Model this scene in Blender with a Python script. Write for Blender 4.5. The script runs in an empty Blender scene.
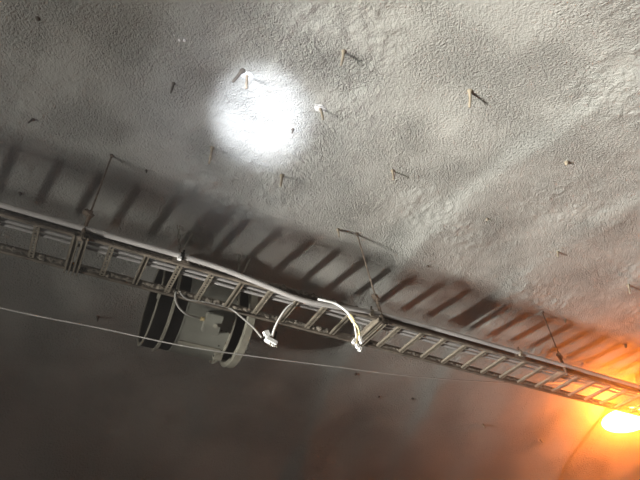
import bpy, bmesh, math, random
import numpy as np
from mathutils import Vector, Matrix

random.seed(7)
rng = np.random.default_rng(11)
scene = bpy.context.scene
COL = scene.collection
PI = math.pi

# ------------------------------------------------------------------ camera
YAW, PITCH, ROLL = math.radians(29.518), math.radians(41.721), math.radians(-2.461)
FPX = 540.29
_f = Vector((math.sin(YAW)*math.cos(PITCH), math.cos(YAW)*math.cos(PITCH), math.sin(PITCH)))
_r = Vector((math.cos(YAW), -math.sin(YAW), 0))
_u = _r.cross(_f)
_R = math.cos(ROLL)*_r + math.sin(ROLL)*_u
_U = -math.sin(ROLL)*_r + math.cos(ROLL)*_u
cam_data = bpy.data.cameras.new('camera')
cam_data.sensor_width = 36.0
cam_data.lens = FPX*36.0/640.0
cam_data.clip_start = 0.05
cam = bpy.data.objects.new('camera', cam_data)
COL.objects.link(cam)
m = Matrix((( _R.x, _U.x, -_f.x, 0), (_R.y, _U.y, -_f.y, 0), (_R.z, _U.z, -_f.z, 1.6), (0, 0, 0, 1)))
cam.matrix_world = m
scene.camera = cam

# ------------------------------------------------------------------ exposure, world
scene.view_settings.view_transform = 'Standard'
scene.view_settings.look = 'None'
scene.view_settings.gamma = 1.0
scene.view_settings.use_curve_mapping = False
scene.view_settings.exposure = 0.0
world = bpy.data.worlds.new('world')
scene.world = world
world.use_nodes = True
world.node_tree.nodes['Background'].inputs[0].default_value = (0.5, 0.36, 0.28, 1)
world.node_tree.nodes['Background'].inputs[1].default_value = 0.012

# thin scattering haze, added for the glow halo round the orange lamp
vs_ = world.node_tree.nodes.new('ShaderNodeVolumeScatter')
vs_.inputs['Color'].default_value = (0.9, 0.88, 0.85, 1)
vs_.inputs['Density'].default_value = 0.032
vs_.inputs['Anisotropy'].default_value = 0.94
world.node_tree.links.new(vs_.outputs[0], world.node_tree.nodes['World Output'].inputs['Volume'])

# ------------------------------------------------------------------ lights
def aim(o, target):
    d = Vector(target) - o.location
    o.rotation_euler = d.to_track_quat('-Z', 'Y').to_euler()

# floodlight bar on a works vehicle standing to the left, long side across the tunnel:
# a wide flood, plus a narrow beam added to brighten the vault's right side
LIGHT_AT = Vector((-4.7, 3.18, 1.0))
for nm, en, sp, az, el in (('works_floodlight', 88, 86, -13, 29), ('added_beam', 430, 52, -8, 16.5)):
    la = bpy.data.lights.new(nm, 'AREA')
    la.shape = 'RECTANGLE'
    la.size = 1.0
    la.size_y = 0.08
    la.energy = en
    la.color = (1.0, 0.98, 0.91)
    la.spread = math.radians(sp)
    lo = bpy.data.objects.new(nm, la)
    COL.objects.link(lo)
    lo.location = LIGHT_AT
    a_, e_ = math.radians(az), math.radians(el)
    aim(lo, LIGHT_AT + Vector((math.cos(a_)*math.cos(e_), math.sin(a_)*math.cos(e_), math.sin(e_))))

# unseen orange light added behind the viewer's left for a reddish fill
na = bpy.data.lights.new('unseen_orange_fill', 'POINT')
na.energy = 42
na.color = (1.0, 0.34, 0.12)
na.shadow_soft_size = 0.2
no = bpy.data.objects.new('unseen_orange_fill', na)
COL.objects.link(no)
no.location = (-7.5, 4.6, 4.6)

# torch held next to the camera: its hot spot and its wider spill
for nm, en, sz in (('hand_torch', 6400, 12.0), ('hand_torch_spill', 420, 30.0)):
    ta = bpy.data.lights.new(nm, 'SPOT')
    ta.energy = en
    ta.color = (0.82, 0.88, 1.0)
    ta.spot_size = math.radians(sz)
    ta.spot_blend = 1.0
    ta.shadow_soft_size = 0.03
    to = bpy.data.objects.new(nm, ta)
    COL.objects.link(to)
    to.location = (-0.18, -0.05, 1.42)
    aim(to, (1.03, 2.78, 5.73))

# ------------------------------------------------------------------ helpers
def principled(name, col, rough=0.8, metal=0.0, var=0.15, vscale=6.0, bump=0.0, bscale=60.0, col2=None, spec=0.3):
    mt = bpy.data.materials.new(name)
    mt.use_nodes = True
    nt = mt.node_tree
    b = nt.nodes['Principled BSDF']
    b.inputs['Roughness'].default_value = rough
    b.inputs['Metallic'].default_value = metal
    b.inputs['Specular IOR Level'].default_value = spec
    tc = nt.nodes.new('ShaderNodeTexCoord')
    n = nt.nodes.new('ShaderNodeTexNoise')
    n.inputs['Scale'].default_value = vscale
    n.inputs['Detail'].default_value = 5
    nt.links.new(tc.outputs['Object'], n.inputs['Vector'])
    rp = nt.nodes.new('ShaderNodeValToRGB')
    c2 = col2 if col2 else tuple(c*(1-var*1.6) for c in col)
    rp.color_ramp.elements[0].position = 0.33
    rp.color_ramp.elements[1].position = 0.67
    rp.color_ramp.elements[0].color = (*c2, 1)
    rp.color_ramp.elements[1].color = (*[min(1, c*(1+var)) for c in col], 1)
    nt.links.new(n.outputs['Fac'], rp.inputs['Fac'])
    nt.links.new(rp.outputs['Color'], b.inputs['Base Color'])
    if bump:
        n2 = nt.nodes.new('ShaderNodeTexNoise')
        n2.inputs['Scale'].default_value = bscale
        n2.inputs['Detail'].default_value = 4
        nt.links.new(tc.outputs['Object'], n2.inputs['Vector'])
        bp = nt.nodes.new('ShaderNodeBump')
        bp.inputs['Strength'].default_value = 1.0
        bp.inputs['Distance'].default_value = bump
        nt.links.new(n2.outputs['Fac'], bp.inputs['Height'])
        nt.links.new(bp.outputs['Normal'], b.inputs['Normal'])
    return mt

M = {
    'shotcrete': principled('shotcrete', (0.39, 0.382, 0.352), 0.95, 0, 0.07, 1.3, 0.0, 42, spec=0.1),
    'floor': principled('gravel_floor', (0.085, 0.065, 0.055), 0.95, 0, 0.25, 5, 0.02, 30),
    'galv': principled('galvanised_steel', (0.19, 0.163, 0.125), 0.75, 0.1, 0.22, 14, 0.0015, 90),
    'galv_dusty': principled('dusty_steel', (0.145, 0.12, 0.095), 0.85, 0.1, 0.3, 10, 0.003, 120),
    'crust': principled('shotcrete_crust', (0.15, 0.13, 0.105), 0.95, 0, 0.45, 30, 0.006, 150),
    'conduit': principled('grey_plastic_conduit', (0.38, 0.36, 0.345), 0.5, 0, 0.10, 4),
    'cable_light': principled('light_grey_cable', (0.29, 0.275, 0.265), 0.55, 0, 0.1, 5),
    'cable_mid': principled('mid_grey_cable', (0.27, 0.26, 0.24), 0.55, 0, 0.1, 5),
    'cable_dark': principled('dark_cable', (0.05, 0.045, 0.04), 0.6, 0, 0.2, 5),
    'cable_white': principled('white_cable', (0.80, 0.79, 0.76), 0.4, 0, 0.06, 8),
    'cable_cream': principled('cream_tape', (0.78, 0.68, 0.38), 0.5, 0, 0.12, 20),
    'plastic_white': principled('white_plastic', (0.85, 0.84, 0.82), 0.35, 0, 0.04, 8),
    'rusty': principled('stained_steel', (0.13, 0.10, 0.075), 0.85, 0.1, 0.35, 25, 0.002, 120),
    'pin': principled('dusty_pin', (0.27, 0.225, 0.165), 0.8, 0, 0.25, 30, 0.001, 150),
    'pin_dark': principled('dark_pin', (0.10, 0.085, 0.07), 0.85, 0, 0.25, 30, 0.001, 150),
    'dab': principled('white_mortar', (0.62, 0.61, 0.60), 0.9, 0, 0.08, 30, 0.003, 120),
    'fan_grey': principled('grey_paint', (0.16, 0.157, 0.132), 0.6, 0, 0.14, 3.5, 0.001, 60),
    'fan_ring': principled('dusty_ring', (0.235, 0.22, 0.175), 0.85, 0, 0.15, 8, 0.001, 60),
    'black': principled('black_rubber', (0.006, 0.005, 0.005), 0.95, 0, 0.2, 8, spec=0.0),
    'brass': principled('brass', (0.65, 0.52, 0.28), 0.4, 0.6, 0.1, 20),
    'wire': principled('steel_wire', (0.55, 0.53, 0.50), 0.45, 0.3, 0.15, 6),
    'lamp_body': principled('lamp_housing', (0.14, 0.13, 0.12), 0.6, 0.1, 0.15, 8),
}

def new_obj(name, mesh, mat, parent=None):
    o = bpy.data.objects.new(name, mesh)
    if mat is not None and not mesh.materials:
        mesh.materials.append(M[mat] if isinstance(mat, str) else mat)
    COL.objects.link(o)
    if parent is not None:
        o.parent = parent
    return o

def tag(o, label, cat, group=None):
    o['label'] = label
    o['category'] = cat
    if group:
        o['group'] = group
    return o

def thing(name, loc, label, cat, group=None):
    o = bpy.data.objects.new(name, None)
    o.empty_display_size = 0.1
    o.location = loc
    COL.objects.link(o)
    return tag(o, label, cat, group)

def finish(name, bm, mat, parent=None, origin=None, smooth=False):
    """bmesh in world coordinates -> object with its origin at `origin` (or at its parent's)."""
    if parent is not None:
        org = Vector((0, 0, 0))
        q = parent
        while q is not None:
            org += q.location
            q = q.parent
        loc = Vector((0, 0, 0))
        shift = org
    else:
        if origin is None:
            c = [v.co for v in bm.verts]
            origin = Vector((sum(v.x for v in c)/len(c), sum(v.y for v in c)/len(c), min(v.z for v in c)))
        loc = Vector(origin)
        shift = loc
    for v in bm.verts:
        v.co -= shift
    bmesh.ops.recalc_face_normals(bm, faces=bm.faces)
    if smooth:
        for f in bm.faces:
            f.smooth = True
    me = bpy.data.meshes.new(name)
    bm.to_mesh(me)
    bm.free()
    o = new_obj(name, me, mat, parent)
    o.location = loc
    return o

def add_box(bm, c, s, rot=None):
    c = Vector(c)
    vs = []
    for dx in (-.5, .5):
        for dy in (-.5, .5):
            for dz in (-.5, .5):
                v = Vector((dx*s[0], dy*s[1], dz*s[2]))
                if rot is not None:
                    v = rot @ v
                vs.append(bm.verts.new(c+v))
    for f in ((0, 1, 3, 2), (4, 6, 7, 5), (0, 4, 5, 1), (2, 3, 7, 6), (0, 2, 6, 4), (1, 5, 7, 3)):
        bm.faces.new([vs[i] for i in f])
    return bm

def smooth_path(pts, n=6):
    P = [Vector(q) for q in pts]
    if len(P) < 3:
        return P
    out = []
    for i in range(len(P)-1):
        p0 = P[max(i-1, 0)]; p1 = P[i]; p2 = P[i+1]; p3 = P[min(i+2, len(P)-1)]
        for k in range(n):
            t = k/n
            out.append(0.5*((2*p1)+(p2-p0)*t+(2*p0-5*p1+4*p2-p3)*t*t+(3*p1-p0-3*p2+p3)*t**3))
    out.append(P[-1])
    return out

def add_tube(bm, pts, r, seg=8, caps=True, jitter=0.0):
    P = [Vector(q) for q in pts]
    n = len(P)
    rad = r if isinstance(r, (list, tuple)) else [r]*n
    t0 = (P[1]-P[0]).normalized()
    ref = Vector((0, 0, 1)) if abs(t0.z) < 0.9 else Vector((1, 0, 0))
    a = t0.cross(ref).normalized()
    rings = []
    for i in range(n):
        t = (P[min(i+1, n-1)]-P[max(i-1, 0)]).normalized()
        a = (a - t*a.dot(t)).normalized()
        b = t.cross(a)
        ring = []
        for k in range(seg):
            w = 2*PI*k/seg
            rr = rad[i]*(1+random.uniform(-jitter, jitter))
            ring.append(bm.verts.new(P[i]+(a*math.cos(w)+b*math.sin(w))*rr))
        rings.append(ring)
    for i in range(n-1):
        for k in range(seg):
            bm.faces.new((rings[i][k], rings[i][(k+1) % seg], rings[i+1][(k+1) % seg], rings[i+1][k]))
    if caps:
        bm.faces.new(rings[0][::-1])
        bm.faces.new(rings[-1])
    return bm

def add_revolve_x(bm, prof, cy, cz, seg=64, closed=True):
    """profile [(x, r)...] turned about the x-parallel axis through (cy, cz)."""
    rings = []
    for k in range(seg):
        w = 2*PI*k/seg
        rings.append([bm.verts.new((x, cy+r*math.cos(w), cz+r*math.sin(w))) for x, r in prof])
    n = len(prof)
    for k in range(seg):
        A, B = rings[k], rings[(k+1) % seg]
        for i in range(n if closed else n-1):
            j = (i+1) % n
            bm.faces.new((A[i], A[j], B[j], B[i]))
    return bm

def basis(d):
    """rotation matrix whose local z runs along d"""
    return Vector(d).normalized().to_track_quat('Z', 'Y').to_matrix()

# ------------------------------------------------------------------ tunnel vault
YC, ZC, RV = 3.2, 0.55, 5.2

def _hash(i, j, s):
    h = (i.astype(np.int64)*374761393 + j.astype(np.int64)*668265263 + s*974634777) & 0xffffffff
    h = ((h ^ (h >> 13))*1274126177) & 0xffffffff
    return ((h ^ (h >> 16)) & 0xffff)/65535.0

def vnoise(x, y, s):
    i, j = np.floor(x), np.floor(y)
    fx, fy = x-i, y-j
    fx = fx*fx*fx*(fx*(fx*6-15)+10); fy = fy*fy*fy*(fy*(fy*6-15)+10)
    a = _hash(i, j, s); b = _hash(i+1, j, s); c = _hash(i, j+1, s); d = _hash(i+1, j+1, s)
    return (a*(1-fx)+b*fx)*(1-fy)+(c*(1-fx)+d*fx)*fy - 0.5

def sstep(a, b, v):
    t = np.clip((v-a)/(b-a), 0, 1)
    return t*t*(3-2*t)

# sprayed-over arch ribs: position, height, width of the near and of the far flank
RIBS = [(-4.5, .02, .2, .2), (-2.9, .02, .2, .2), (-1.3, .010, .2, .2), (0.25, .006, .2, .2), (1.85, .008, .1, .25), (3.42, .042, .09, .24), (4.98, .036, .10, .24),
        (6.28, .008, .15, .2), (8.08, .085, .26, .09), (9.7, .03, .2, .2), (11.3, .03, .2, .2)]

def disp(x, th):
    """inward displacement of the sprayed surface at (x, theta in radians)"""
    s = RV*th
    d = 0.060*vnoise(x/1.9+3, s/1.6+7, 1) + 0.030*vnoise(x/0.75, s/0.9, 2) + 0.014*vnoise(x/0.33, s/0.36, 3)
    xw = x + 0.16*vnoise(x/3.0, s/1.3, 4) + 0.05*vnoise(x/0.9, s/0.4, 14)
    for rx, a, w0, w1 in RIBS:
        t = xw-rx
        ridge = np.exp(-np.clip(-t, 0, None)**2/(2*w0**2))*(t <= 0) + np.exp(-np.clip(t, 0, None)**2/(2*w1**2))*(t > 0)
        d = d + a*ridge*(0.75+0.9*vnoise(x*0+rx*3.3, s/0.7, 5))
    rough = 0.35+1.3*sstep(-0.15, 0.28, vnoise(x/1.1+9, s/0.8+2, 6)+0.4*vnoise(x/0.4, s/0.4, 16))
    rough = rough*(1-0.75*sstep(20, 32, np.degrees(th)))
    g1 = vnoise(x/0.075, s/0.072, 8); g2 = vnoise(x/0.046+.4, s/0.044, 9)
    fine = 0.008*vnoise(x/0.16, s/0.16, 7) + 0.016*np.clip(g1-0.06, 0, None) - 0.016*np.clip(-g2-0.2, 0, None) + 0.018*np.clip(g2-0.1, 0, None)
    return d + rough*fine

def surf(x, deg):
    th = math.radians(deg)
    d = float(disp(np.array([x]), np.array([th]))[0])
    r = RV-d
    n = Vector((0, -math.sin(th), -math.cos(th)))
    return Vector((x, YC+r*math.sin(th), ZC+r*math.cos(th))), n

def axis(lo, f0, f1, hi, fine, coarse):
    return np.concatenate([np.linspace(lo, f0, max(2, int((f0-lo)/coarse)), endpoint=False), np.linspace(f0, f1, int((f1-f0)/fine), endpoint=False), np.linspace(f1, hi, max(2, int((hi-f1)/coarse)))])

gx = axis(-11.0, -1.9, 10.6, 24.0, 0.0165, 0.15)
gs = axis(-90*PI/180*RV, -36*PI/180*RV, 50*PI/180*RV, 90*PI/180*RV, 0.0165, 0.12)/RV
X, T = np.meshgrid(gx, gs, indexing='ij')
Dd = disp(X, T)
Rr = RV-Dd
V = np.stack([X, YC+Rr*np.sin(T), ZC+Rr*np.cos(T)], -1)
# straight foot of the walls
foot0 = V[:, :1].copy(); foot0[..., 2] = -0.02
foot1 = V[:, -1:].copy(); foot1[..., 2] = -0.02
V = np.concatenate([foot0, V, foot1], 1)
nx, ns = V.shape[:2]
idx = np.arange(nx*ns).reshape(nx, ns)
quads = np.stack([idx[:-1, :-1], idx[:-1, 1:], idx[1:, 1:], idx[1:, :-1]], -1).reshape(-1, 4)
me = bpy.data.meshes.new('ceiling')
me.vertices.add(nx*ns)
me.vertices.foreach_set('co', V.reshape(-1).astype(np.float32))
nq = len(quads)
me.loops.add(nq*4)
me.polygons.add(nq)
me.loops.foreach_set('vertex_index', quads.reshape(-1).astype(np.int32))
me.polygons.foreach_set('loop_start', np.arange(0, nq*4, 4, dtype=np.int32))
me.polygons.foreach_set('loop_total', np.full(nq, 4, dtype=np.int32))
me.polygons.foreach_set('use_smooth', np.ones(nq, dtype=bool))
me.update()
sm = M['shotcrete']; nt = sm.node_tree; b = nt.nodes['Principled BSDF']
tcn = nt.nodes.new('ShaderNodeTexCoord')
vor = nt.nodes.new('ShaderNodeTexVoronoi'); vor.inputs['Scale'].default_value = 26; vor.inputs['Randomness'].default_value = 1.0
vor2 = nt.nodes.new('ShaderNodeTexNoise'); vor2.inputs['Scale'].default_value = 34; vor2.inputs['Detail'].default_value = 2
msk = nt.nodes.new('ShaderNodeTexNoise'); msk.inputs['Scale'].default_value = 1.4; msk.inputs['Detail'].default_value = 3
for q_ in (vor, vor2, msk):
    nt.links.new(tcn.outputs['Object'], q_.inputs['Vector'])
inv = nt.nodes.new('ShaderNodeMapRange'); inv.inputs[1].default_value = 0.0; inv.inputs[2].default_value = 0.42; inv.inputs[3].default_value = 1.0; inv.inputs[4].default_value = 0.0
nt.links.new(vor.outputs['Distance'], inv.inputs[0])
pit = nt.nodes.new('ShaderNodeMapRange'); pit.inputs[1].default_value = 0.50; pit.inputs[2].default_value = 0.72; pit.inputs[3].default_value = 0.0; pit.inputs[4].default_value = 1.0
nt.links.new(vor2.outputs['Fac'], pit.inputs[0])
mul = nt.nodes.new('ShaderNodeMath'); mul.operation = 'MULTIPLY'
nt.links.new(inv.outputs[0], mul.inputs[0]); nt.links.new(pit.outputs[0], mul.inputs[1])
mr = nt.nodes.new('ShaderNodeMapRange'); mr.inputs[1].default_value = 0.38; mr.inputs[2].default_value = 0.62; mr.inputs[3].default_value = 0.45; mr.inputs[4].default_value = 1.0
nt.links.new(msk.outputs['Fac'], mr.inputs[0])
gr = nt.nodes.new('ShaderNodeTexNoise'); gr.inputs['Scale'].default_value = 52; gr.inputs['Detail'].default_value = 3.0; gr.inputs['Roughness'].default_value = 0.65
nt.links.new(tcn.outputs['Object'], gr.inputs['Vector'])
grc = nt.nodes.new('ShaderNodeMapRange'); grc.inputs[1].default_value = 0.30; grc.inputs[2].default_value = 0.80; grc.inputs[3].default_value = 0.0; grc.inputs[4].default_value = 1.0
nt.links.new(gr.outputs['Fac'], grc.inputs[0])
mad = nt.nodes.new('ShaderNodeMath'); mad.operation = 'MULTIPLY_ADD'; mad.inputs[1].default_value = 1.0
nt.links.new(mul.outputs[0], mad.inputs[0]); nt.links.new(grc.outputs[0], mad.inputs[2])
bmp = nt.nodes.new('ShaderNodeBump'); bmp.inputs['Distance'].default_value = 0.028
nt.links.new(mad.outputs[0], bmp.inputs['Height']); nt.links.new(mr.outputs[0], bmp.inputs['Strength'])
nt.links.new(bmp.outputs['Normal'], b.inputs['Normal'])
vault = new_obj('ceiling', me, 'shotcrete')
vault['kind'] = 'structure'
vault['label'] = 'rough grey sprayed concrete vault of the tunnel'

bm = bmesh.new()
add_box(bm, (6.5, YC, -0.1), (35, 10.6, 0.2))
fl = finish('floor', bm, 'floor')
fl['kind'] = 'structure'
fl['label'] = 'dark gravel roadway of the tunnel'

# ------------------------------------------------------------------ cable ladder
X0, YN, ZB, WL, SP = -0.4533, 3.8887, 4.7079, 0.4523, 0.30
YF = YN+WL
K0, K1 = -6, 40
XA, XB = X0+K0*SP-0.15, X0+K1*SP+0.15
ladder = thing('cable_ladder', ((XA+XB)/2, (YN+YF)/2, ZB), 'long dusty steel cable ladder hung under the tunnel vault', 'cable tray')

def rail(y, out):
    """C-channel, open towards out (-1 / +1 in y)"""
    bm = bmesh.new()
    h, t, fl_ = 0.078, 0.004, 0.030
    cx, L = (XA+XB)/2, XB-XA
    add_box(bm, (cx, y, ZB+h/2-0.006), (L, t, h))
    add_box(bm, (cx, y+out*fl_/2, ZB+h-0.006), (L, fl_, t))
    add_box(bm, (cx, y+out*fl_/2, ZB-0.006), (L, fl_, t))
    add_box(bm, (cx, y+out*fl_, ZB+h-0.012), (L, t, 0.016))
    add_box(bm, (cx, y+out*fl_, ZB+0.000), (L, t, 0.016))
    return finish('rail', bm, 'galv_dusty', ladder)

rail(YN-0.002, -1)
rail(YF+0.002, 1)

def rung_flat():
    bm = bmesh.new()
    w, h = 0.046, 0.026
    L = WL-0.006
    for s in (-1, 1):
        add_box(bm, (s*(w/2-0.007), 0, 0.0015), (0.014, L, 0.003))
        add_box(bm, (s*(w/2), 0, h/2), (0.003, L, h))
    nb = 11
    for i in range(nb+1):
        add_box(bm, (0, -L/2+L*i/nb, 0.0015), (w-0.026, 0.018, 0.003))
    return bm

def rung_open():
    bm = bmesh.new()
    w, h = 0.046, 0.026
    L = WL-0.006
    add_box(bm, (0, 0, h), (w, L, 0.003))
    for s in (-1, 1):
        add_box(bm, (s*(w/2), 0, h/2), (0.003, L, h))
        add_box(bm, (s*(w/2-0.006), 0, 0.0015), (0.014, L, 0.003))
    return bm

def mesh_of(name, bm):
    bmesh.ops.recalc_face_normals(bm, faces=bm.faces)
    me = bpy.data.meshes.new(name)
    bm.to_mesh(me); bm.free()
    return me

rf, ro = mesh_of('rung_flat', rung_flat()), mesh_of('rung_open', rung_open())
OPEN = {3, 6, 8, 10, -2, -5}
for k in range(K0, K1+1):
    o = new_obj('rung', ro if k in OPEN else rf, 'galv', ladder)
    o.location = Vector((X0+k*SP, (YN+YF)/2, ZB)) - ladder.location

def crust(x0, x1, y, z, r):
    n = int((x1-x0)/0.022)
    bm = bmesh.new()
    pts = [(x0+(x1-x0)*i/n, y+random.uniform(-.006, .006), z+random.uniform(-.007, .007)) for i in range(n+1)]
    rad = [r*(0.55+0.75*random.random()) for _ in pts]
    rad[0] = rad[-1] = 0.004
    add_tube(bm, pts, rad, 7, jitter=0.3)
    o = finish('shotcrete_crust', bm, 'crust', ladder)
    o['label'] = 'rough crust of sprayed concrete on the rail'
    return o

crust(-2.2, 0.72, YN-0.012, ZB+0.030, 0.014)
crust(0.80, 2.66, YN-0.012, ZB+0.062, 0.024)
crust(-2.2, 2.62, YF-0.012, ZB+0.030, 0.020)
crust(2.75, 7.2, YF-0.008, ZB+0.032, 0.012)

# splice plates between ladder lengths
for xs in (-1.5, 0.74, 2.84, 4.82, 7.6):
    bm = bmesh.new()
    add_box(bm, (xs, YN-0.036, ZB+0.033), (0.16, 0.004, 0.052))
    for dx in (-.06, -.02, .02, .06):
        add_tube(bm, [(xs+dx, YN-0.036, ZB+0.033), (xs+dx, YN-0.046, ZB+0.033)], 0.008, 6)
    finish('splice_plate', bm, 'galv_dusty', ladder)

# ------------------------------------------------------------------ hangers that carry the ladder
def hanger(x, xroot, deg, label, stained, double):
    top, n = surf(xroot, deg)
    xb, yb = x, YN-0.062
    t = thing('ladder_hanger', (xb, yb, ZB-0.06), label, 'hanger', 'hangers of the cable ladder')
    topin = top-n*0.03
    lowest = Vector((xb, yb, ZB-0.075))
    midp = topin.lerp(lowest, 0.74)
    bm = bmesh.new()
    add_tube(bm, [topin, lowest], 0.0085, 8)
    finish('threaded_rod', bm, stained, t)
    bm = bmesh.new()
    add_tube(bm, [midp, lowest+Vector((0, 0, .03))], 0.017, 8)
    finish('rod_sleeve', bm, stained, t)
    bm = bmesh.new()
    rot = Matrix.Rotation(0.4, 3, 'Z') @ Matrix.Rotation(0.3, 3, 'Y')
    add_box(bm, midp+Vector((-.012, -.008, 0)), (0.085, 0.05, 0.034), rot)
    add_box(bm, midp+Vector((-.035, -.012, .012)), (0.05, 0.03, 0.02), rot)
    add_tube(bm, [midp+Vector((0, 0, -.035)), midp+Vector((0, 0, .045))], 0.022, 6)
    finish('clamp', bm, stained, t)
    bm = bmesh.new()
    add_tube(bm, [top+n*0.001-n*0.02, top+n*0.018], [0.03, 0.014], 8)
    finish('anchor_nut', bm, stained, t)
    # strut channels under the ladder
    for dx in ((-0.035, 0.035) if double else (0,)):
        bm = bmesh.new()
        L = WL+0.11 if double else WL*0.5
        cy = (YN+YF)/2-0.02-(0 if double else 0.14)
        cx = xb+dx
        zz = ZB-0.048
        add_box(bm, (cx, cy, zz+0.037), (0.046, L, 0.003))
        for s in (-1, 1):
            add_box(bm, (cx+s*0.023, cy, zz+0.0195), (0.003, L, 0.037))
            add_box(bm, (cx+s*0.017, cy, zz), (0.012, L, 0.003))
        finish('strut_channel', bm, 'galv' if double else 'rusty', t)
    bm = bmesh.new()
    add_box(bm, (xb, yb, ZB-0.055), (0.07, 0.045, 0.008))
    add_tube(bm, [(xb, yb, ZB-0.076), (xb, yb, ZB-0.058)], 0.018, 6)
    finish('nut_plate', bm, 'galv_dusty', t)
    return t

hanger(X0+1.15*SP, -0.093, 6.67, 'dark threaded rod hanger with double strut, leftmost along the ladder', 'rusty', True)
hanger(X0+11.1*SP, 2.616, 6.20, 'threaded rod hanger with pale clamp, right of the fan, by the yellow taped cable', 'rusty', True)
hanger(X0+19.9*SP, 5.722, 8.71, 'reddish lit threaded rod hanger nearest to the orange lamp', 'rusty', False)

# ------------------------------------------------------------------ cables along the ladder
pts = [(XA-0.1, 3.832, 4.772), (-0.75, 3.832, 4.770), (0.0, 3.832, 4.769), (0.72, 3.832, 4.771), (1.1, 3.830, 4.758), (1.5, 3.826, 4.706), (1.9, 3.824, 4.652),
       (2.25, 3.824, 4.676), (2.70, 3.828, 4.742), (3.1, 3.832, 4.768), (3.9, 3.832, 4.772), (5.0, 3.832, 4.772), (7.0, 3.832, 4.772), (XB+0.1, 3.832, 4.772)]
bm = bmesh.new()
add_tube(bm, smooth_path(pts, 8), 0.0245, 12)
conduit = finish('conduit', bm, 'conduit', smooth=True)
tag(conduit, 'thick pale grey conduit clipped along the near side of the ladder', 'conduit')

for i, (dy, dz, r, mat, lab) in enumerate((
        (0.095, 0.045, 0.015, 'cable_light', 'light grey cable lying in the ladder, closest to the near rail'),
        (0.160, 0.045, 0.016, 'cable_light', 'light grey cable lying in the ladder, second from the near rail'),
        (0.040, 0.044, 0.013, 'cable_dark', 'black cable in the ladder squeezed against the near rail'))):
    bm = bmesh.new()
    n = 40
    P = [(XA+0.02+(XB-XA-0.04)*k/n, YN+dy+0.006*math.sin(k*1.7+i*2), ZB+dz) for k in range(n+1)]
    add_tube(bm, smooth_path(P, 2), r, 8)
    tag(finish('cable', bm, mat, smooth=True), lab, 'cable', 'cables lying in the ladder')

# clips holding the conduit
for xk, zk, lab in ((0.735, 4.771, 'black and white clip on the conduit above the fan'), (2.74, 4.746, 'grey clip on the conduit beside the middle hanger'), (4.80, 4.772, 'worn clip on the conduit left of the right hanger')):
    t = thing('conduit_clip', (xk, 3.832, zk-0.03), lab, 'clip', 'clips on the conduit')
    bm = bmesh.new()
    add_revolve_x(bm, [(xk-.016, .0265), (xk+.016, .0265), (xk+.016, .034), (xk-.016, .034)], 3.832, zk, 20)
    finish('strap', bm, 'black' if xk < 1 else 'galv', t)
    bm = bmesh.new()
    add_box(bm, (xk-0.022 if xk < 1 else xk, 3.822, zk-0.040), (0.034, 0.026, 0.030))
    finish('clip_block', bm, 'plastic_white' if xk < 1 else 'galv', t)
    bm = bmesh.new()
    add_tube(bm, [(xk+.004, 3.832, zk+.02), (xk+.01, 3.832, zk+.075)], 0.010, 6)
    finish('clip_bolt', bm, 'black' if xk < 1 else 'galv', t)

# ------------------------------------------------------------------ fan
FY, FZ = 4.872, 4.920
fan = thing('duct_fan', (1.2, FY, FZ-0.48), 'round grey tunnel fan hung behind the cable ladder', 'fan')
def ring(name, prof, mat, seg=72, parent=fan, smooth=False):
    bm = bmesh.new()
    add_revolve_x(bm, prof, FY, FZ, seg)
    return finish(name, bm, mat, parent, smooth=False)
def tubeprof(x0, x1, ri, ro):
    return [(x0, ri), (x0, ro), (x1, ro), (x1, ri)]

casing = ring('casing', tubeprof(1.005, 1.495, 0.425, 0.442), 'fan_grey')
fl1 = ring('flange', tubeprof(1.490, 1.508, 0.40, 0.472), 'fan_ring')
fl0 = ring('flange', tubeprof(0.995, 1.010, 0.40, 0.447), 'fan_grey')
ring('rubber_sleeve', tubeprof(1.508, 1.632, 0.385, 0.405), 'black')
ring('rubber_sleeve', tubeprof(0.875, 0.997, 0.41, 0.440), 'black')
ring('rubber_sleeve', tubeprof(0.715, 0.850, 0.42, 0.450), 'black')
ring('clamp_ring', tubeprof(1.625, 1.700, 0.385, 0.484), 'fan_ring')
ring('clamp_ring', tubeprof(0.848, 0.876, 0.41, 0.474), 'fan_ring')
ring('inlet_rim', tubeprof(0.704, 0.716, 0.42, 0.458), 'fan_ring')
# bolts round the flange
bolt_bm = bmesh.new()
add_tube(bolt_bm, [(0, 0, 0), (-0.012, 0, 0)], 0.010, 6)
bolt_me = mesh_of('bolt', bolt_bm)
for i in range(24):
    w = 2*PI*i/24+0.05
    o = new_obj('bolt', bolt_me, 'rusty', fl1)
    o.location = Vector((1.490, FY+0.457*math.cos(w), FZ+0.457*math.sin(w))) - fan.location
# bolted foot lug at the bottom of the flange
bm = bmesh.new()
add_tube(bm, [(1.43, FY-0.02, FZ-0.462), (1.510, FY-0.02, FZ-0.462)], 0.042, 14)
add_box(bm, (1.47, FY-0.02, FZ-0.440), (0.08, 0.10, 0.03))
lug = finish('foot_lug', bm, 'fan_ring', fan)
bm = bmesh.new()
add_tube(bm, [(1.428, FY-0.03, FZ-0.470), (1.420, FY-0.03, FZ-0.470)], 0.011, 6)
finish('bolt', bm, 'black', lug)
# lug on the inlet rim
bm = bmesh.new()
w = math.radians(203)
add_tube(bm, [(0.690, FY+0.470*math.cos(w), FZ+0.470*math.sin(w)), (0.712, FY+0.470*math.cos(w), FZ+0.470*math.sin(w))], 0.045, 14)
finish('rim_lug', bm, 'fan_ring', fan)
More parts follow.
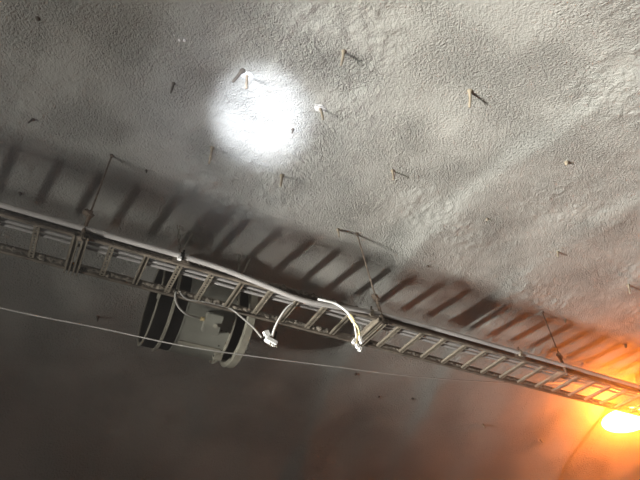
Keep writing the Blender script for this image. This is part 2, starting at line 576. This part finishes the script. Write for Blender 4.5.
# impeller inside
imp = bmesh.new()
add_tube(imp, [(1.10, FY, FZ), (1.14, FY, FZ), (1.36, FY, FZ)], [0.08, 0.13, 0.13], 24)
impeller = finish('hub', imp, 'fan_grey', fan)
for i in range(8):
    w = 2*PI*i/8
    rd = Vector((0, math.cos(w), math.sin(w)))
    tg = Vector((0, -math.sin(w), math.cos(w)))
    ax = Vector((1, 0, 0))
    rot = Matrix((ax*0.75+tg*0.66, tg*0.75-ax*0.66, rd)).transposed()
    bm = bmesh.new()
    add_box(bm, Vector((1.23, FY, FZ))+rd*0.26, (0.012, 0.11, 0.28), rot)
    finish('blade', bm, 'fan_grey', fan)
# small row of rivets on the casing
bm = bmesh.new()
rn = bmesh.new()
add_tube(rn, [(0, 0, 0), (0, 0, 0.006)], 0.008, 6)
riv = mesh_of('rivet', rn)
for xx, dg in ((1.36, 228), (1.40, 228), (1.45, 228), (1.43, 250), (1.44, 262)):
    w = math.radians(dg)
    d = Vector((0, math.cos(w), math.sin(w)))
    o = new_obj('rivet', riv, 'black', casing)
    o.matrix_local = Matrix.Translation(Vector((xx, FY, FZ))+d*0.441-fan.location) @ basis(d).to_4x4()
# longitudinal bottom seam with bolts
w = math.radians(258)
d = Vector((0, math.cos(w), math.sin(w)))
bm = bmesh.new()
rot = basis(d)
add_box(bm, Vector((1.25, FY, FZ))+d*0.447, (0.44, 0.05, 0.016), Matrix((Vector((1, 0, 0)), d.cross(Vector((1, 0, 0))), d)).transposed())
seam = finish('seam_strip', bm, 'fan_ring', fan)

# terminal box with glands
tb_dir = Vector((0, -0.76, -0.65)).normalized()
tb_c = Vector((1.275, FY, FZ))+tb_dir*0.49
rot = Matrix((Vector((1, 0, 0)), tb_dir.cross(Vector((1, 0, 0))), tb_dir)).transposed()
bm = bmesh.new()
add_box(bm, tb_c, (0.17, 0.20, 0.11), rot)
bmesh.ops.bevel(bm, geom=list(bm.edges), offset=0.008, segments=2, affect='EDGES')
tbox = finish('terminal_box', bm, 'fan_grey', fan)
bm = bmesh.new()
c = tb_c+rot @ Vector((0.02, -0.01, 0.066))
add_tube(bm, [c, c+tb_dir*0.012], 0.020, 12)
finish('box_knob', bm, 'fan_ring', tbox)
gl = tb_c+rot @ Vector((-0.095, 0.02, 0.01))
bm = bmesh.new()
add_tube(bm, [gl, gl+Vector((-0.035, 0, 0))], 0.022, 10)
finish('cable_gland', bm, 'brass', tbox)

# suspension of the fan
for xs, xt, yt in ((0.86, 0.74, 4.36), (1.50, 1.49, 4.50)):
    w = math.radians(142)
    lowp = Vector((xs, FY+0.465*math.cos(w), FZ+0.465*math.sin(w)))
    top, n = surf(xt, math.degrees(math.atan2(yt-YC, math.sqrt(RV**2-(yt-YC)**2))))
    bm = bmesh.new()
    L = (top-lowp).length
    # chain-like hanger of short links
    nl = max(3, int(L/0.055))
    for i in range(nl):
        a = lowp.lerp(top, i/nl); b = lowp.lerp(top, (i+1.25)/nl)
        mid = (a+b)/2; ax = (b-a).normalized()
        sd = Vector((1, 0, 0)) if i % 2 else Vector((0, 1, 0))
        sd = (sd-ax*sd.dot(ax)).normalized()*0.014
        add_tube(bm, [a, a.lerp(b, .2)+sd, a.lerp(b, .8)+sd, b, a.lerp(b, .8)-sd, a.lerp(b, .2)-sd, a], 0.005, 5, caps=False)
    finish('suspension_chain', bm, 'fan_ring', fan)
    bm = bmesh.new()
    pc = lowp.lerp(top, 0.62)+Vector((0.09, -0.01, 0.0))
    pd = Vector((0.06, 0.0, 0.22)).normalized()
    add_box(bm, pc, (0.050, 0.010, 0.24), basis(pd))
    finish('suspension_plate', bm, 'fan_ring', fan)

# ------------------------------------------------------------------ loose cables
def cable(pts, r, mat, label, n=6):
    bm = bmesh.new()
    add_tube(bm, smooth_path(pts, n), r, 8)
    return tag(finish('cable', bm, mat, smooth=True), label, 'cable')

glw = gl+Vector((-0.034, 0, 0))
cable([(0.83, 4.315, 4.735), (0.845, 4.36, 4.68), (0.905, 4.40, 4.615), (1.0, 4.42, 4.575), tuple(glw)], 0.010, 'cable_mid', 'short grey cable looping from the ladder into the fan terminal box')
cable([(0.86, 4.31, 4.738), (0.95, 4.345, 4.700), (1.10, 4.345, 4.715), (1.26, 4.345, 4.720), (1.40, 4.34, 4.71), (1.50, 4.31, 4.63), (1.59, 4.2, 4.47), (1.63, 4.06, 4.285)], 0.010, 'cable_mid', 'long grey cable bowing across the fan to the white plug')
cable([(1.99, 4.0, 4.775), (1.93, 4.0, 4.72), (1.86, 4.0, 4.645), (1.787, 4.0, 4.51), (1.737, 4.0, 4.385), (1.712, 4.0, 4.28)], 0.012, 'cable_white', 'white cable drooping from the ladder to the white plug')

plug = thing('plug_connector', (1.69, 4.02, 4.19), 'broken white plug hanging below the ladder at the end of the white cable', 'plug')
bm = bmesh.new()
add_box(bm, (1.705, 4.01, 4.235), (0.12, 0.05, 0.055), Matrix.Rotation(0.35, 3, 'Y'))
bmesh.ops.bevel(bm, geom=list(bm.edges), offset=0.008, segments=2, affect='EDGES')
finish('plug_body', bm, 'plastic_white', plug)
bm = bmesh.new()
add_box(bm, (1.668, 4.03, 4.315), (0.055, 0.03, 0.06), Matrix.Rotation(-0.5, 3, 'Y'))
finish('plug_cover', bm, 'plastic_white', plug)
bm = bmesh.new()
add_box(bm, (1.735, 4.04, 4.315), (0.05, 0.045, 0.10), Matrix.Rotation(0.2, 3, 'Y'))
add_box(bm, (1.69, 4.045, 4.265), (0.10, 0.03, 0.06), Matrix.Rotation(0.35, 3, 'Y'))
finish('plug_shell', bm, 'black', plug)
bm = bmesh.new()
for dx in (-.03, 0, .03):
    add_tube(bm, [(1.72+dx, 4.0, 4.21), (1.73+dx, 3.995, 4.175)], 0.006, 6)
finish('plug_pins', bm, 'galv', plug)

tb = thing('taped_cable_end', (2.51, 3.79, 4.25), 'white cable with yellow tape ending in a bunch of white connectors', 'cable')
YT = 3.785
bm = bmesh.new()
add_tube(bm, smooth_path([(2.10, 3.800, 4.695), (2.17, 3.787, 4.690), (2.285, YT, 4.690), (2.396, YT, 4.642), (2.46, YT, 4.575)], 6), 0.0125, 8)
finish('cable_sheath', bm, 'cable_white', tb, smooth=True)
bm = bmesh.new()
add_tube(bm, smooth_path([(2.44, YT, 4.598), (2.468, YT, 4.560), (2.485, YT, 4.525)], 5), [0.019, 0.023, 0.020, 0.023, 0.020, 0.022, 0.020, 0.019, 0.022, 0.018, 0.016], 8)
finish('tape_wrap', bm, 'cable_cream', tb)
for i, (ox, oy) in enumerate(((-.016, 0), (.0, .014), (.016, -.004), (.004, -.02))):
    bm = bmesh.new()
    add_tube(bm, smooth_path([(2.482, YT, 4.532), (2.508+ox, YT+oy, 4.462), (2.522+ox*1.4, YT+oy, 4.375), (2.512+ox*2.0, YT+oy*1.6, 4.305)], 5), 0.008, 6)
    finish('core_wire', bm, 'cable_cream' if i % 2 else 'cable_white', tb, smooth=True)
for i, (ox, oy, oz, a) in enumerate(((-.045, 0, .02, .5), (.0, .02, -.01, -.3), (.04, -.01, .03, .9), (.01, -.03, .05, 0), (.03, .02, -.035, .4))):
    bm = bmesh.new()
    add_box(bm, (2.512+ox, YT+oy, 4.285+oz), (0.030, 0.026, 0.050), Matrix.Rotation(a, 3, 'Y'))
    bmesh.ops.bevel(bm, geom=list(bm.edges), offset=0.004, segments=1, affect='EDGES')
    finish('connector', bm, 'plastic_white', tb)

# thin wire strung under everything
W = [(-2.6, 4.24, 4.13), (-0.53, 4.30, 4.137), (0.25, 4.36, 4.19), (0.98, 4.42, 4.233), (1.70, 4.48, 4.325), (2.64, 4.55, 4.462), (3.6, 4.62, 4.60), (4.77, 4.70, 4.81), (6.0, 4.80, 5.075)]
endp, n_ = surf(7.75, 20.5)
W += [(7.0, 4.88, 5.32), tuple(endp-n_*0.02)]
bm = bmesh.new()
add_tube(bm, smooth_path(W, 8), 0.0065, 6)
tag(finish('steel_wire', bm, 'wire', smooth=True), 'thin bright wire sagging along the vault below the ladder', 'wire')

# ------------------------------------------------------------------ pins in the sprayed concrete
PINS = [
    (0.205, -4.43, (-.001, .022, -.115), .008, 'pin_dark', 0, 'dark pin in the vault left of the torch-lit patch'),
    (-0.809, 5.60, (-.016, -.011, -.076), .008, 'pin_dark', 0, 'short dark pin near the left edge of the picture above the striped shadows'),
    (0.246, 7.02, (.005, -.019, -.055), .008, 'pin_dark', 0, 'stubby dark pin right of the leftmost rod hanger top'),
    (0.680, -8.66, (-.045, .080, -.085), .012, 'pin_dark', 0, 'bent dark pin leaning left at the top of the torch-lit patch'),
    (0.735, -8.45, (.009, .027, -.150), .010, 'pin', 1, 'tan pin with white mortar at the top of the torch-lit patch'),
    (1.310, -15.61, (-.003, .055, -.128), .010, 'pin', 0, 'pale pin in the vault, topmost in the middle of the picture'),
    (1.444, -8.31, (.039, .025, -.124), .010, 'pin', 1, 'tan pin with white mortar at the right edge of the torch-lit patch'),
    (1.336, -4.56, (-.011, -.007, -.070), .007, 'pin_dark', 0, 'tiny dark pin inside the lower right of the torch-lit patch'),
    (0.742, 1.58, (-.007, .010, -.230), .010, 'pin', 0, 'long tan pin at the lower left of the torch-lit patch'),
    (1.496, 1.89, (-.026, -.029, -.200), .011, 'pin', 0, 'long tan pin below the torch-lit patch'),
    (2.472, -4.32, (.004, .015, -.130), .009, 'pin', 0, 'thin pale pin in the vault right of the torch-lit patch'),
    (2.418, -17.79, (.024, .075, -.124), .011, 'pin', 0, 'large pale pin high in the right half of the vault'),
    (3.751, -15.80, (-.009, .007, -.038), .016, 'pin', 0, 'pale conical stub on the ridge at the upper right'),
    (3.812, -3.16, (-.011, 0, -.036), .012, 'pin', 0, 'tiny pale stub right of the centre of the vault'),
    (4.975, -2.40, (-.030, .005, -.085), .009, 'pin', 0, 'thin pin in the right of the vault above the right rod hanger'),
    (6.340, -1.52, (-.040, .014, -.148), .010, 'pin', 0, 'thin pin at the right edge of the picture'),
    (7.486, 9.67, (-.030, -.013, -.070), .012, 'pin', 0, 'orange lit stub above the orange lamp'),
    (6.140, 8.66, (-.040, -.016, -.078), .010, 'pin', 0, 'reddish stub right of the top of the right rod hanger'),
    (2.386, 6.56, (-.015, -.040, -.160), .009, 'pin', 0, 'pale pin just left of the top of the middle rod hanger'),
    (6.123, 32.13, (-.050, -.080, -.091), .011, 'pin', 0, 'stub on the lower wall left of the orange lamp, higher of two'),
    (7.381, 32.95, (-.050, -.075, -.078), .011, 'pin', 0, 'stub on the lower wall nearest to the orange lamp, lower of two'),
    (0.280, 28.49, (.003, -.074, -.097), .009, 'pin_dark', 0, 'dark bent pin on the wall left of the fan, above the wire'),
    (-0.780, 14.87, (.009, -.009, -.033), .012, 'pin_dark', 0, 'dark stub among the striped shadows at the left edge'),
    (-0.887, -5.51, (.006, .005, -.019), .014, 'pin_dark', 0, 'black stub in the top left corner of the vault'),
    (4.185, 31.22, (-.01, -.02, -.03), .012, 'pin_dark', 0, 'small stub on the wall below the ladder, left of a pair'),
    (4.719, 30.30, (-.01, -.02, -.03), .014, 'pin_dark', 0, 'small stub on the wall below the ladder, right of a pair'),
    (3.658, 28.12, (-.01, -.02, -.03), .014, 'rusty', 0, 'brown stub on the wall right of the fan shadow'),
    (3.659, 7.14, (-.008, -.01, -.03), .012, 'pin_dark', 0, 'small dark stub just above the striped shadows right of the middle hanger'),
]
for x, deg, vec, r, mat, dab, lab in PINS:
    root, n = surf(x, deg)
    vec = Vector(vec)
    r *= 1.15
    bm = bmesh.new()
    a = root-vec.normalized()*0.025
    L = vec.length
    if L > 0.06:
        side = vec.cross(Vector((1, 0.3, 0))).normalized()*0.004
        add_tube(bm, [a, root, root+vec*0.12, root+vec*0.5+side, root+vec], [r*2.4, r*2.1, r*1.15, r, r*0.9], 8)
    else:
        add_tube(bm, [a, root, root+vec*0.6, root+vec], [r*1.5, r*1.3, r*1.0, r*0.6], 8)
    if not dab:
        o = finish('marker_pin', bm, mat, origin=root, smooth=True)
        tag(o, lab, 'pin', 'pins standing out of the vault')
    else:
        t = thing('marker_pin', root, lab, 'pin', 'pins standing out of the vault')
        finish('shaft', bm, mat, t, smooth=True)
        bm = bmesh.new()
        bmesh.ops.create_icosphere(bm, subdivisions=3, radius=1.0)
        q = basis(n)
        for v in bm.verts:
            c = v.co.copy()
            f = 1+0.5*(random.random()-0.5)
            v.co = root + q @ Vector((c.x*0.055*f, c.y*0.042*f, c.z*0.014*f))
        finish('mortar_dab', bm, 'dab', t)

# tiny reflective pin heads, their flash glint put in as white colour
for x, deg, r, lab in ((0.132, -9.46, .014, 'left one of two tiny white dots on the vault at the upper left'), (0.169, -9.66, .017, 'right one of two tiny white dots on the vault at the upper left'),
                       (0.082, -9.72, .008, 'faintest tiny white speck above the two white dots')):
    root, n = surf(x, deg)
    bm = bmesh.new()
    bmesh.ops.create_icosphere(bm, subdivisions=2, radius=r)
    for v in bm.verts:
        v.co = root + n*0.006 + v.co*0.9
    tag(finish('glint_dot', bm, 'plastic_white', origin=root, smooth=True), lab, 'marker', 'white dots on the vault')

# ------------------------------------------------------------------ orange lamp
LP = Vector((8.14, 4.92, 4.96))
lamp = thing('sodium_lamp', LP, 'glowing orange sodium floodlight mounted under the vault at the lower right', 'lamp')
fdir = (Vector((2.5, 1.2, 1.4))-LP).normalized()      # faces down the tunnel towards the viewer
q = basis(fdir)
def lam(c):
    return LP + q @ Vector(c)
bm = bmesh.new()
prof = [(-.22, -.12, -.17), (.22, -.12, -.17), (.22, .12, -.17), (-.22, .12, -.17), (-.16, -.09, -.27), (.16, -.09, -.27), (.16, .09, -.27), (-.16, .09, -.27)]
vs = [bm.verts.new(lam(c)) for c in prof]
for f in ((4, 7, 6, 5), (0, 1, 5, 4), (1, 2, 6, 5), (2, 3, 7, 6), (3, 0, 4, 7), (0, 3, 2, 1)):
    bm.faces.new([vs[i] for i in f])
finish('housing', bm, 'lamp_body', lamp)
em = bpy.data.materials.new('sodium_glow')
em.use_nodes = True
nt = em.node_tree
nt.nodes.remove(nt.nodes['Principled BSDF'])
e = nt.nodes.new('ShaderNodeEmission')
e.inputs[0].default_value = (1.0, 0.215, 0.016, 1)
e.inputs[1].default_value = 165
nt.links.new(e.outputs[0], nt.nodes['Material Output'].inputs[0])
bm = bmesh.new()
bmesh.ops.create_uvsphere(bm, u_segments=24, v_segments=12, radius=1.0)
for v in bm.verts:
    c = v.co
    v.co = lam((c.x*0.37, c.y*0.18, c.z*0.15))
finish('lens', bm, em, lamp, smooth=True)
# arm up to the vault
ap = lam((0, 0, -.26))
tp, tn = surf(ap.x, math.degrees(math.atan2(ap.y-YC, ap.z-ZC)))
bm = bmesh.new()
add_tube(bm, [ap, tp-tn*0.04], 0.02, 8)
finish('mount_arm', bm, 'lamp_body', lamp)
